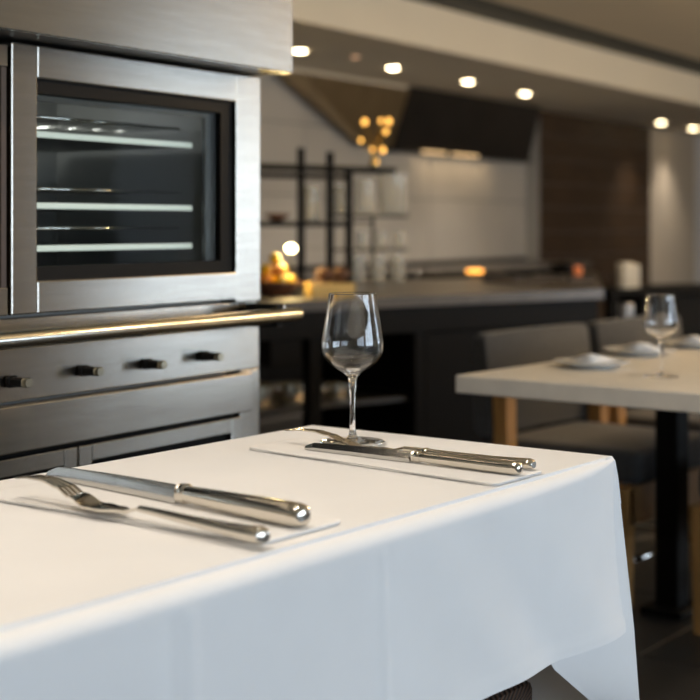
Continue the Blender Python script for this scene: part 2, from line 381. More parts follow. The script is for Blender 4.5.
# oven racks; glowing strips and chrome wires above imitate reflections in the pane
def ovh(y0, x0, y1, x1): return (P(x0, y0, NO+0.07)[1]+P(x1, y1, NO+0.07)[1])/2
for (y0, y1) in [(134.5, 146), (205.5, 208.5), (247.5, 246.5)]:
    h = ovh(y0, 41, y1, 201)
    rk = mkbox('oven_shelf', STEEL_D, ov, wx0-0.005, wx1-0.05, NO+0.075, NO+0.45, h-0.004, h+0.003)
    mkbox('reflection_strip', REFLGLOW, rk, wx0-0.005, wx1-0.055, NO+0.068, NO+0.0745, h-0.0055, h+0.0055, 0.002, 1)
for (y0, y1) in [(117, 128), (188, 193), (227, 229)]:
    h = ovh(y0, 41, y1, 201)
    bm = bmesh.new()
    tube(bm, [(wx0-0.005, NO+0.10, h), (wx1-0.06, NO+0.10, h)], 0.0035, 8)
    for q in range(9):
        x = wx0+0.03+q*0.058; tube(bm, [(x, NO+0.10, h), (x, NO+0.42, h)], 0.0018, 6)
    link('reflection_wires', bm, CHROME, ov, True)
l = bpy.data.lights.new('oven_fill_light', 'POINT'); l.energy = 0.9; l.color = (0.95, 1.0, 0.97); l.shadow_soft_size = 0.03  # unseen fill added to lift the grey oven interior
o = bpy.data.objects.new('oven_fill_light', l); col.objects.link(o); o.parent = ov; o.location = ((wx0+wx1)/2, NO+0.40, hW1-0.03)
# ledge, control panel, drawer
mkbox('upper_rail', STEEL, ov, sL, sE, NO+0.012, NO+0.045, hPanTop, hDoorBot-0.006, 0.002)
mkbox('control_panel', STEEL, ov, sL, sE, NO+0.007, NO+0.045, hDrTop+0.004, hPanTop-0.001, 0.002)
mkbox('drawer_front', STEEL, ov, sL, P(247, 390)[0], NO-0.016, NO+0.012, hDrBot, hDrTop, 0.003)
mkbox('drawer_shadow_gap', BLACKM, ov, sL, sDr, NO+0.014, NO+0.045, hDrBot-0.011, hDrBot)
# knobs
for px, py in [(12, 381.5), (84, 370.5), (148, 364), (205, 356)]:
    s_, h_ = P(px, py)
    kn = link('knob', hull_sections(bmesh.new(), [[(s_+a*0.010*k, NO+0.004-d, h_+b*0.0085*k) for a, b in [(-1,-.6),(-.6,-1),(.6,-1),(1,-.6),(1,.6),(.6,1),(-.6,1),(-1,.6)]] for d, k in [(0, 1.15), (0.008, 1.15), (0.009, 0.95), (0.034, 0.9)]]), BLACK, ov, 'auto')
    link('knob_cap', hull_sections(bmesh.new(), [[(s_+a*0.010*k, NO+0.004-d, h_+b*0.0085*k) for a, b in [(-1,-.6),(-.6,-1),(.6,-1),(1,-.6),(1,.6),(.6,1),(-.6,1),(-1,.6)]] for d, k in [(0.034, 0.9), (0.040, 0.95), (0.044, 0.8)]]), mat('knob_cap_metal', (0.42, 0.39, 0.30), 0.25, 1.0), kn, 'auto')
# handle bar
NHB = NO-0.075
sh, hh1 = P(298, 314, NHB); hh0 = P(0, 341, NHB)[1]; hh = (hh0+hh1)/2
link('handle_bar', tube(bmesh.new(), [(sL+0.03, NHB, hh), (sh-0.004, NHB, hh), (sh, NHB, hh)], [0.0155, 0.0155, 0.0135], 24), BRASSY, ov, 'auto')
sb = P(251, 315)[0]
for q in (sb, sL+0.15): mkbox('handle_bracket', BLACK, ov, q-0.012, q+0.012, NHB, NO+0.006, hh-0.024, hh+0.024, 0.002, 1)
mkb = link('handle_bolt', ball(bmesh.new(), (sh-0.045, NHB+0.006, hh+0.0165), 0.005), CHROME, ov, True)
# lower doors
def low_door(x0, x1):
    bm = bmesh.new(); z0, z1 = 0.14, hDrBot-0.011
    box(bm, x0, x0+0.034, NO, NO+0.03, z0, z1, 0.002); box(bm, x1-0.034, x1, NO, NO+0.03, z0, z1, 0.002)
    box(bm, x0+0.034, x1-0.034, NO, NO+0.03, z1-0.030, z1, 0.002); box(bm, x0+0.034, x1-0.034, NO, NO+0.03, z0, z0+0.05, 0.002)
    d = link('lower_door', bm, STEEL, ov)
    mkbox('lower_pane', BLACK, d, x0+0.034, x1-0.034, NO+0.015, NO+0.02, z0+0.05, z1-0.030)
sM = P(78.5, 450)[0]
low_door(sM+0.002, P(242, 430)[0]); low_door(sM-0.46, sM-0.002)
# neighbouring unit on the left, mostly outside the frame
lo = thing('warming_cabinet', 'stainless cabinet with dark glass door left of the wide glass oven door', 'cabinet', (0,0,0), ROOMROT)
x1 = P(8, 200)[0]; x0 = x1-0.62
mkbox('body', OVENIN, lo, x0, sDl-0.004, NO+0.046, 2.56, 0.10, hTop)
bm = bmesh.new(); hb = P(0, 288)[1]; ht = P(0, 66)[1]
box(bm, x0, x1, NO, NO+0.044, hDoorBot, hb, 0.002); box(bm, x0, x1, NO, NO+0.044, ht, hTop-0.006, 0.002); box(bm, x0, x0+0.05, NO, NO+0.044, hb, ht, 0.002)
cdoor = link('cabinet_door', bm, STEEL, lo)
mkbox('dark_pane', BLACK, cdoor, x0+0.05, x1-0.012, NO+0.012, NO+0.018, hb, ht)
mkbox('door_edge', mat('dark_bronze', (0.05, 0.03, 0.02), 0.4), cdoor, x1-0.012, x1, NO+0.004, NO+0.044, hb, ht)
# extraction canopy over the ovens
NHC = NO-0.088
sc1 = at_n(293, 72, NHC)[0]; hc0 = (at_n(293, 72.5, NHC)[1]+at_n(0, 29, NHC)[1])/2
ca_ = thing('extraction_canopy', 'brushed stainless extraction canopy hanging above the wall oven', 'hood', (0,0,0), ROOMROT)
bm = bmesh.new()
box(bm, sL-0.6, sc1, NHC, NHC+0.012, hc0, hc0+0.34, 0.002); box(bm, sc1-0.012, sc1, NHC+0.012, 2.60, hc0, hc0+0.34, 0.002)
box(bm, sL-0.6, sL-0.588, NHC+0.012, 2.60, hc0, hc0+0.34, 0.002); box(bm, sL-0.588, sc1-0.012, NHC+0.012, 2.60, hc0+0.328, hc0+0.34)
link('canopy_skirt', bm, STEEL, ca_)
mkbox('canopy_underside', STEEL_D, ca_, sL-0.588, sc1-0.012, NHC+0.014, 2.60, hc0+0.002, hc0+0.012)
bm = bmesh.new()
q0 = [(sL-0.6, NHC), (sc1, NHC), (sc1, 2.60), (sL-0.6, 2.60)]; q1 = [(sL, NHC+0.45), (sc1-0.5, NHC+0.45), (sc1-0.5, 2.60), (sL, 2.60)]
hull_sections(bm, [[(x, y, hc0+0.34) for x, y in q0], [(x, y, hc0+0.60) for x, y in q1], [(x, y, CEIL-0.001) for x, y in q1]])
link('canopy_duct', bm, STEEL, ca_)

# ================================================================== KITCHEN HOOD
hd = thing('cooker_hood', 'wide dark steel cooker hood with two warm lamps under its lip and bronze side wing', 'hood', (0,0,0), ROOMROT)
nt_, nb_ = 5.22, 5.36
def fp(px, py, n): s_, h_ = at_n(px, py, n); return Vector((s_, n, h_))
def plate(pts, m, name, back=5.475):
    bm = bmesh.new(); a = [bm.verts.new(p) for p in pts]; b = [bm.verts.new((p[0], back, p[2])) for p in pts]
    bm.faces.new(a); bm.faces.new(b[::-1])
    for i in range(len(pts)):
        j = (i+1) % len(pts); bm.faces.new((a[i], b[i], b[j], a[j]))
    return link(name, bm, m, hd)
tl = fp(411, 90, nt_); trr = fp(541, 110, nt_); bl = fp(393, 150, nb_); br = fp(529, 158.5, nb_)
tl.z = trr.z = SOF-0.003; hbz = (bl.z+br.z)/2; bl.z = br.z = hbz
plate([tl, trr, br, bl], HOODM, 'hood_front')
w0 = fp(303, 76, nt_); w1 = fp(366, 150, nb_); w0.z = SOF-0.026; w1.z = hbz
tw0 = Vector((tl.x-0.004, nt_+0.01, SOF-0.026)); tw1 = Vector((bl.x-0.004, nb_+0.01, hbz)); w0.y += 0.01; w1.y += 0.01
plate([w0, tw0, tw1, w1], BRONZE, 'hood_wing', 5.40)
mkbox('hood_lip', HOODM, hd, bl.x+0.02, br.x, nb_-0.035, nb_+0.08, hbz-0.022, hbz-0.001, 0.003, 1)
for xa_, xb_ in [(422, 446), (452, 478)]:
    mkbox('lip_lamp', HOODLED, hd, at_n(xa_, 152, nb_-0.036)[0], at_n(xb_, 154, nb_-0.036)[0], nb_-0.041, nb_-0.0352, hbz-0.018, hbz-0.002, 0.001, 1)
l = bpy.data.lights.new('hood_glow', 'AREA'); l.shape = 'RECTANGLE'; l.size = 1.2; l.size_y = 0.06; l.energy = 1.6; l.color = (1.0, 0.72, 0.42)
o = bpy.data.objects.new('hood_glow', l); col.objects.link(o); o.parent = hd; o.location = ((bl.x+br.x)/2, nb_-0.0, hbz-0.03)

# back counter under the hood
bc = thing('back_counter', 'long dark kitchen counter against the tiled back wall', 'counter', (0,0,0), ROOMROT)
mkbox('worktop', COUNTER, bc, 5.0, 11.40, 4.86, NB-0.003, 0.76, 0.80, 0.004, 1)
mkbox('plinth', BLACKM, bc, 5.05, 11.36, 4.98, NB-0.01, 0.0, 0.08)
for k in range(7):
    s_ = 5.05+k*0.9; u = mkbox('cabinet_front', BLACK, bc, s_+0.003, min(s_+0.897, 11.36), 4.90, NB-0.01, 0.08, 0.759, 0.003, 1)
    mkbox('pull', STEEL_D, u, s_+0.25, s_+0.6, 4.885, 4.899, 0.70, 0.715, 0.002, 1)

# ================================================================== KITCHEN ISLAND
HI = 0.83
p1 = at_h(263, 302, HI); p2 = at_h(604, 289, HI); p3 = at_h(596, 271.5, HI); p4 = at_h(263, 285, HI)
dI = (p2-p1).normalized(); p1 = p1-dI*0.35; p4 = p4-(p3-p4).normalized()*0.35
IROT = math.atan2(dI.y, dI.x)
isl = thing('kitchen_island', 'dark kitchen island with grey stone top, black fronts and open pan shelf', 'counter', (p1.x, p1.y, 0), IROT)
MI = Matrix.Translation((p1.x, p1.y, 0)) @ Matrix.Rotation(IROT, 4, 'Z'); MIi = MI.inverted()
def IL(v): return MIi @ Vector(v)
q1, q2, q3, q4 = [IL(p) for p in (p1, p2, p3, p4)]
bm = prism(bmesh.new(), [(q.x, q.y) for q in (q1, q2, q3, q4)], HI-0.04, HI)
link('worktop', bm, COUNTER, isl)
L = q2.x
split = IL(at_h(437, 296, HI)).x
bm = bmesh.new(); box(bm, 0.02, L-0.02, 0.02, 0.05, HI-0.14, HI-0.041); link('apron', bm, BLACK, isl)
for k in range(3):
    a = split+(L-0.02-split)*k/3; b = split+(L-0.02-split)*(k+1)/3
    mkbox('cabinet_door', BLACK, isl, a+0.003, b-0.003, 0.03, 0.06, 0.08, HI-0.145, 0.003, 1)
mkbox('cabinet_core', BLACKM, isl, split+0.01, L-0.05, 0.061, 0.75, 0.0, HI-0.041)
mkbox('end_panel', BLACKM, isl, L-0.05, L-0.03, 0.061, 0.9, 0.0, HI-0.041)
for x in (0.03, IL(at_h(315, 300, HI)).x, split-0.05):
    for y in (0.03, 0.70): mkbox('leg', BLACK, isl, x, x+0.05, y, y+0.05, 0, HI-0.041)
HS = 0.44
mkbox('pan_shelf', STEEL_D, isl, 0.02, split-0.0, 0.06, 0.74, HS-0.02, HS, 0.003, 1)
mkbox('floor_shelf', BLACKM, isl, 0.02, split-0.0, 0.06, 0.74, 0.10, 0.13)
xd = IL(at_d(278, 330, 5.2)).x
dw = mkbox('hanging_drawer', BLACK, isl, xd, xd+0.13, 0.03, 0.5, HI-0.24, HI-0.142, 0.003, 1)
def pan(px, depth_off, r, h, m, label, name='steel_pan'):
    x = IL(at_d(px, 390, 5.25)).x
    t = thing(name, label, 'pan', MI @ Vector((x, 0.10+r+depth_off, HS)), IROT)
    link('vessel', lathe(bmesh.new(), [(0, 0), (r*0.92, 0), (r, 0.012), (r, h), (r+0.006, h+0.003), (r-0.004, h), (r-0.005, 0.012), (0, 0.006)], 40), m, t, 'auto')
    for sg in (-1, 1):
        link('grip', tube(bmesh.new(), [(sg*r, -0.03, h*0.75), (sg*(r+0.035), -0.028, h*0.78), (sg*(r+0.035), 0.028, h*0.78), (sg*r, 0.03, h*0.75)], 0.005, 8), CHROME, t, True)
    return t
PANM = mat('pan_steel', (0.62, 0.56, 0.44), 0.25, 1.0)
pan(277, 0.0, 0.075, 0.075, PANM, 'shiny shallow steel pan on the island shelf beneath the small drawer')
pan(345, 0.06, 0.07, 0.06, PANM, 'wide steel pan on the island shelf right of the middle leg')
pan(417, 0.06, 0.055, 0.05, PANM, 'small low steel pan on the island shelf beside the cabinet doors')
pan(262, 0.36, 0.09, 0.16, PANM, 'tall steel stock pot at the back of the island shelf')

# cooktop with a glowing burner at the back of the island
c0 = at_h(462, 277, HI)
ck = thing('cooktop', 'flat black glass cooktop with one glowing orange burner on the island', 'cooktop', c0, IROT)
mkbox('glass_plate', BLACK, ck, -0.28, 0.42, -0.12, 0.55, 0.0, 0.012, 0.003, 1)
bpos = at_h(475, 275.5, HI)-c0; bp2 = Matrix.Rotation(-IROT, 3, 'Z') @ bpos
link('burner', lathe(bmesh.new(), [(0, 0.013), (0.045, 0.013), (0.048, 0.03), (0.04, 0.036), (0, 0.034)], 32, bp2.x, bp2.y), EMBER, ck, True)
for dx in (-0.16, 0.30):
    link('burner_ring', lathe(bmesh.new(), [(0.05, 0.012), (0.055, 0.026), (0.07, 0.026), (0.075, 0.012)], 28, dx, 0.10), STEEL_D, ck, True)
TRAYM = mat('tray_brown', (0.05, 0.042, 0.036), 0.6, spec=0.2)
# small things at the right end of the island
pt = thing('black_pot', 'small black pot near the far right end of the island', 'pot', at_h(562, 274, HI), 0.4)
link('vessel', lathe(bmesh.new(), [(0, 0), (0.05, 0), (0.062, 0.01), (0.064, 0.05), (0.06, 0.055), (0.055, 0.05), (0.05, 0.01), (0, 0.008)], 32), BLACK, pt, 'auto')
link('lid', lathe(bmesh.new(), [(0, 0.068), (0.012, 0.066), (0.012, 0.060), (0.058, 0.056), (0, 0.055)], 32), BLACK, pt, 'auto')
cdl = thing('candle_holder', 'tiny orange glowing candle beside the small black pot', 'candle', at_h(578, 275, HI), 0)
link('cup', lathe(bmesh.new(), [(0, 0), (0.02, 0), (0.024, 0.05), (0.021, 0.05), (0.018, 0.01), (0, 0.008)], 24), mat('amber_cup', (0.5, 0.16, 0.06), 0.3, emit=(1.0, 0.25, 0.08), estr=0.25), cdl, True)
link('wick', tube(bmesh.new(), [(0, 0, 0.008), (0, 0, 0.04)], 0.003, 8), BLACK, cdl)
for px, wd, lb in [(520, 0.13, 'low dark steel tray on the island beside the cooktop'), (572, 0.10, 'low dark steel tray on the island beside the small black pot')]:
    st = thing('serving_tray', lb, 'tray', at_h(px, 283, HI), IROT)
    mkbox('tray_base', TRAYM, st, -wd, wd*0.7, -0.08, 0.12, 0, 0.006, 0.002, 1)
    mkbox('tray_rim', TRAYM, st, -wd, wd*0.7, -0.08, -0.076, 0.006, 0.026); mkbox('tray_rim', TRAYM, st, -wd, wd*0.7, 0.116, 0.12, 0.006, 0.026)

# ------------------------------------------------------------------ display shelf on the island
DS = 6.35
shf = thing('display_shelf', 'black metal display shelf with glass tiers standing on the island', 'shelf', at_h(263, 226+(H-HI)*F/DS, HI), IROT)
SHM = MATS['black_enamel']
o0 = shf.location.copy(); MS = Matrix.Translation(o0) @ Matrix.Rotation(IROT, 4, 'Z'); MSi = MS.inverted()
def shx(px, yl):                             # local x of the pixel column on the local plane y = yl
    r = (px-350)/F; a = MSi.to_3x3() @ Vector((r, 1, 0)); b = MSi @ Vector((0, 0, 0)); k = (yl-b.y)/a.y
    return (b+a*k).x, k
def shz(py, k): return H-(py-HOR)*k/F-HI
YF, YB = 0.02, 0.27
x301, k301 = shx(301, YB); x330, k330 = shx(330, YF); x349, k349 = shx(349, YF); x408, k408 = shx(408, YF)
x372, k372 = shx(373, YB)
R_ = 0.014
def post(x, y, z): mkbox('post', SHM, shf, x-R_, x+R_, y-R_, y+R_, 0, z, 0.002, 1)
post(x301, YB, shz(148, k301)); post(x330, YF, shz(152, k330)); post(x349, YF, shz(168, k349)); 
mkbox('thin_post', SHM, shf, x372-0.005, x372+0.005, YB-0.005, YB+0.005, 0, shz(217, k372))
xl = x301-0.55
post(xl, YB, shz(148, k301)); post(xl+0.0, YF, shz(152, k330))
def rail(x0, x1, y, z, r=0.012): mkbox('rail', SHM, shf, x0, x1, y-r, y+r, z-r, z+r, 0.0015, 1)
z1 = shz(169, k301); z2 = shz(177, k330); z3 = shz(216, k349); z3b = shz(224, k330); z4 = shz(250, k349)
rail(xl, shx(395, YB)[0], YB, z1); rail(xl, x349, YF, z2); rail(xl, x349, YF, z3b); rail(x301, x408, YF, z3, 0.006); rail(x330, x408, YF, z4, 0.005)
rail(xl, x372, YB, z3b+0.008, 0.005)
mkbox('glass_tier', JAR, shf, x330, x408, YF+0.01, YB, z3+0.006, z3+0.012); mkbox('glass_tier', JAR, shf, x330, x408, YF+0.01, YB, z4+0.005, z4+0.011)
mkbox('glass_tier', JAR, shf, xl, x349, YF+0.008, YB-0.01, z3b+0.008, z3b+0.0125); mkbox('glass_tier', JAR, shf, xl, x372+0.05, YF, YB, z1+0.008, z1+0.014)
def jar(px, yl, zbase, r, h, label, group=None, m=JAR):
    x = shx(px, yl)[0]
    t = tag(link('glass_vase', lathe(bmesh.new(), [(0, 0), (r*0.96, 0), (r, 0.006), (r, h), (r-0.003, h), (r-0.003, 0.008), (0, 0.008)], 40), m, None, 'auto'), label, 'vase', group)
    t.location = MS @ Vector((x, yl, zbase)); return t
FROST = pane_mat('frosted_jar', (0.92, 0.92, 0.90), 1.0, 0.12)
fnt = FROST.node_tree; fo = [n for n in fnt.nodes if n.type == 'OUTPUT_MATERIAL'][0]; fs = fo.inputs[0].links[0].from_socket
fd = fnt.nodes.new('ShaderNodeBsdfDiffuse'); fd.inputs[0].default_value = (0.85, 0.83, 0.76, 1); fm = fnt.nodes.new('ShaderNodeMixShader'); fm.inputs[0].default_value = 0.24
fnt.links.new(fs, fm.inputs[1]); fnt.links.new(fd.outputs[0], fm.inputs[2]); fnt.links.new(fm.outputs[0], fo.inputs[0])
zt = z3+0.0125
jar(393, 0.14, zt, 0.070, shz(172, 6.7)-zt, 'widest clear glass cylinder at the right end of the shelf', m=FROST)
jar(365, 0.11, zt, 0.046, shz(178, 6.6)-zt, 'clear glass cylinder left of the widest cylinder on the shelf', m=FROST)
jar(340, 0.10, zt, 0.026, shz(184, 6.5)-zt, 'slim clear glass cylinder between the two front shelf posts', m=FROST)
zc = z3b+0.013
jar(312, 0.12, zc, 0.034, shz(184, 6.4)-zc, 'clear glass cylinder just left of the tall front shelf post', m=FROST)
zd = z4+0.0115
for px in (362, 381, 400):
    jar(px, 0.13, zd, 0.026, 0.07, 'short clear tumbler on the lowest glass tier', 'tumblers on the lowest shelf tier', FROST)
for px in (358, 378, 398):
    jar(px, 0.20, 0.001, 0.034, z4-0.03, 'clear glass jar standing under the lowest shelf tier', 'jars under the lowest shelf tier', FROST)
bw = thing('brown_bowl', 'shallow brown glazed bowl on the upper left shelf', 'bowl', MS @ Vector((shx(277, 0.14)[0], 0.14, zc)), 0)
link('vessel', lathe(bmesh.new(), [(0, 0), (0.025, 0), (0.03, 0.006), (0.062, 0.03), (0.065, 0.034), (0.060, 0.033), (0.028, 0.012), (0, 0.010)], 40), TERRA, bw, True)
link('foot_stand', lathe(bmesh.new(), [(0.018, 0), (0.03, 0), (0.03, 0.004), (0.018, 0.004)], 32), BLACK, bw)
bw.location.z += 0.0
# vase with golden branches on top of the shelf
zt1 = z1+0.0145
xv = shx(375, 0.20)[0]
vs = thing('branch_vase', 'slim vase of golden branches with glowing warm bulbs on top of the shelf', 'vase', MS @ Vector((xv-0.01, 0.20, zt1)), 0)
link('vessel', lathe(bmesh.new(), [(0, 0), (0.016, 0), (0.02, 0.01), (0.012, 0.04), (0.010, 0.06), (0.014, 0.075), (0.012, 0.075), (0.008, 0.06), (0.009, 0.04), (0.016, 0.01), (0, 0.006)], 32), mat('bronze_vase', (0.40, 0.28, 0.10), 0.25, 0.8), vs, True)
kk = 6.7/F
for px, py, r in [(366, 119, 0.026), (383, 117, 0.018), (391, 118, 0.024), (388, 128, 0.022), (362, 138, 0.017), (385, 148, 0.022), (374, 147, 0.016), (379, 160, 0.012)]:
    e = Vector(((px-375)*kk, random.uniform(-0.03, 0.03), (167-py)*kk-0.005))
    mid = Vector((e.x*0.35, e.y*0.4, max(0.078, e.z*0.55)))
    br_ = link('branch', tube(bmesh.new(), [(0, 0, 0.02), (0, 0, 0.07), mid, e], [0.0025, 0.0025, 0.002, 0.0015], 6), GOLDLEAF, vs, True)
    link('bulb', ball(bmesh.new(), (e.x, e.y, e.z), r*0.62, 0.85, 0.85, 1.1), AMBER, br_, True)
    lfb = bmesh.new()
    for q in range(7):
        c = mid.lerp(e, random.random()); a = Vector((random.uniform(-1,1), random.uniform(-1,1), random.uniform(-.4,1))).normalized(); b_ = a.cross(Vector((0,0,1))).normalized()*0.008
        vv = [lfb.verts.new(c), lfb.verts.new(c+a*0.016+b_), lfb.verts.new(c+a*0.036), lfb.verts.new(c+a*0.016-b_)]; lfb.faces.new(vv)
    link('foliage', lfb, GOLDLEAF, br_)

# ------------------------------------------------------------------ lamp, fruit, bread on the island's left end
lp = at_d(291, 248.5, 5.75); 
lamp = thing('table_lamp', 'small globe lamp glowing bright above the yellow fruit bowl', 'lamp', (lp.x, lp.y, HI), 0)
link('base', lathe(bmesh.new(), [(0, 0), (0.035, 0), (0.036, 0.006), (0.008, 0.012), (0, 0.012)], 32), BLACK, lamp, 'auto')
zl = lp.z-HI
link('stem', tube(bmesh.new(), [(0, 0, 0.01), (0, 0, zl-0.022)], 0.004, 10), BLACK, lamp, True)
link('globe', ball(bmesh.new(), (0, 0, zl), 0.019, 1.1, 1.1, 0.85, 28, 16), GLOBE, lamp, True)
l = bpy.data.lights.new('globe_light', 'POINT'); l.energy = 7; l.color = (1.0, 0.72, 0.30); l.shadow_soft_size = 0.035
o = bpy.data.objects.new('globe_light', l); col.objects.link(o); o.parent = lamp; o.location = (0.0, -0.06, zl+0.01)
fb = at_h(275, 296, HI)
bowl = thing('fruit_bowl', 'dark bowl heaped with yellow and orange fruit on the island', 'bowl', fb, 0)
link('vessel', lathe(bmesh.new(), [(0, 0), (0.05, 0), (0.055, 0.006), (0.10, 0.045), (0.112, 0.058), (0.107, 0.058), (0.095, 0.045), (0.05, 0.012), (0, 0.010)], 40), TERRA, bowl, True)
def fruit(dx, dy, dz, r, m, label, cat, az):
    t = thing(cat, label, cat, fb+Vector((dx, dy, dz)), az, 'fruit heaped in the bowl')
    pr = [(0, -1.28), (0.12, -1.18), (0.30, -1.05), (0.70, -0.72), (0.95, -0.3), (1, 0), (0.95, 0.3), (0.70, 0.72), (0.30, 1.05), (0.12, 1.18), (0, 1.28)] if cat == 'lemon' else [(math.sin(q*PI/12), -math.cos(q*PI/12)) for q in range(13)]
    bd = link('peel', lathe(bmesh.new(), [(a*r, b*r) for a, b in pr], 24), m, t, True)
    if cat == 'lemon': bd.rotation_euler = (PI/2+random.uniform(-0.2, 0.2), 0, 0)
    link('stem_button', tube(bmesh.new(), [(0, 0, r*0.95), (0.002, 0, r*1.10)], 0.003, 6), LEAF, t)
for q, (rad, dz, r, n_, ph) in enumerate([(0.058, 0.056, 0.026, 5, 0.3), (0.036, 0.100, 0.025, 3, 0.9)]):
    for k in range(n_):
        an = ph+2*PI*k/n_; lem = not (q == 0 and k == 3) and not (q == 1 and k == 2)
        fruit(rad*math.cos(an), rad*math.sin(an), dz, r, LEMON if lem else ORANGEF, 'bright yellow lemon heaped in the dark bowl' if lem else ('orange resting on the bottom layer of lemons' if q else 'orange nestled low among the lemons in the dark bowl'), 'lemon' if lem else 'orange', an)
fruit(0.0, 0.0, 0.142, 0.024, LEMON, 'bright yellow lemon crowning the heap of fruit', 'lemon', 0.8)
pc = at_h(333, 296, HI); 
cr = thing('bread_crate', 'shallow pale wooden crate holding bread rolls on the island', 'crate', pc, IROT-0.45)
cw, cdp, chh = 0.083, 0.07, 0.048
mkbox('crate_base', CRATE, cr, -cw, cw, 0, 2*cdp, 0.0, 0.006)
mkbox('front_board', CRATE, cr, -cw, cw, -0.006, 0, 0, chh, 0.001, 1); mkbox('back_board', CRATE, cr, -cw, cw, 2*cdp, 2*cdp+0.006, 0, chh, 0.001, 1)
for sg in (-1, 1): mkbox('side_board', CRATE, cr, sg*cw-0.003, sg*cw+0.003, 0, 2*cdp, 0, chh, 0.001, 1)
for k, (dx, dy, dz) in enumerate([(-0.04, 0.036, 0.054), (0.04, 0.036, 0.054), (0.04, 0.104, 0.054), (-0.04, 0.104, 0.054), (-0.02, 0.068, 0.103), (0.045, 0.075, 0.103)]):
    M_ = Matrix.Translation(pc) @ Matrix.Rotation(IROT-0.45, 4, 'Z')
    rl = thing('bread_roll', 'crusty brown bread roll piled in the pale wooden crate', 'bread', M_ @ Vector((dx, dy, dz-0.02)), IROT-0.45, 'bread rolls in the crate')
    link('crust', ball(bmesh.new(), (0, 0, 0), 0.033, 1.1, 0.92, 0.78), BREAD, rl, True)
    link('score', ball(bmesh.new(), (0, 0, 0.018), 0.016, 1.5, 0.35, 0.5, 12, 8), mat('bread_crumb', (0.16, 0.08, 0.04), 0.8), rl, True)

# ------------------------------------------------------------------ service console at the right
c8 = at_h(612, 226+(H-0.74)*F/8.3, 0.74)
cs = thing('service_console', 'dark service console in front of the wood panelling', 'console', (c8.x, c8.y, 0), ROOMROT-0.5)
mkbox('top', BLACKM, cs, 0, 1.1, 0, 0.42, 0.70, 0.74, 0.003, 1); mkbox('shelf', BLACKM, cs, 0.02, 1.08, 0.02, 0.40, 0.48, 0.50)
for x in (0.0, 1.06):
    for y in (0.0, 0.38): mkbox('leg', BLACKM, cs, x, x+0.04, y, y+0.04, 0, 0.70)
mkbox('back_board', BLACKM, cs, 0.04, 1.06, 0.39, 0.41, 0.10, 0.48); mkbox('cabinet', BLACKM, cs, 0.25, 1.06, 0.03, 0.38, 0.05, 0.69)
MC = Matrix.Translation((c8.x, c8.y, 0)) @ Matrix.Rotation(ROOMROT-0.5, 4, 'Z')
def canister(x, y, z, r, h, label, m, nm='canister'):
    t = thing(nm, label, 'canister', MC @ Vector((x, y, z)), 0)
    link('body', lathe(bmesh.new(), [(0, 0), (r*0.97, 0), (r, 0.004), (r, h*0.82), (0, h*0.82)], 32), m, t, 'auto')
    link('lid', lathe(bmesh.new(), [(r*1.03, h*0.82), (r*1.03, h*0.95), (r*0.9, h), (0, h)], 32), m, t, 'auto')
CREAM = mat('cream_ceramic', (0.66, 0.62, 0.52), 0.3)
canister(0.175, 0.10, 0.74, 0.045, 0.15, 'cream ceramic canister on top of the dark service console', CREAM)
canister(0.275, 0.13, 0.74, 0.028, 0.135, 'slim cream canister beside the wider canister on the console', CREAM)
canister(0.185, 0.10, 0.50, 0.045, 0.15, 'pale grey lidded tin on the lower shelf of the console', mat('tin_grey', (0.42, 0.42, 0.42), 0.3, 0.6))

# ================================================================== SECOND TABLE
A3 = math.radians(38.5); T2ROT = PI/2-A3
K = at_h(455, 375, 0.75)
t2 = thing('dining_table', 'bare pale stone topped dining table on black column legs', 'table', (K.x, K.y, 0), T2ROT)
M2 = Matrix.Translation((K.x, K.y, 0)) @ Matrix.Rotation(T2ROT, 4, 'Z')       # local x = u, y = -v
W2_, L2 = 0.66, 2.35
mkbox('tabletop', TTOP, t2, 0, L2, -W2_, 0, 0.708, 0.75, 0.004, 2)
for u in (0.99, 2.20):
    lg = mkbox('column_leg', BLACK, t2, u-0.036, u+0.036, -0.105, -0.035, 0.02, 0.708, 0.003, 1)
    mkbox('foot_plate', BLACK, lg, u-0.075, u+0.075, -0.135, -0.005, 0.0, 0.022, 0.004, 1)
    lg = mkbox('column_leg', BLACK, t2, u+0.10-0.036, u+0.10+0.036, -0.64, -0.57, 0.02, 0.708, 0.003, 1) if u > 1.5 else None
    if lg: mkbox('foot_plate', BLACK, lg, u+0.03, u+0.18, -0.655, -0.555, 0.0, 0.022, 0.004, 1)
mkbox('under_beam', BLACK, t2, 0.5, 2.25, -0.095, -0.045, 0.66, 0.707)
mkbox('cross_beam', BLACK, t2, 2.20, 2.25, -0.60, -0.096, 0.66, 0.707)

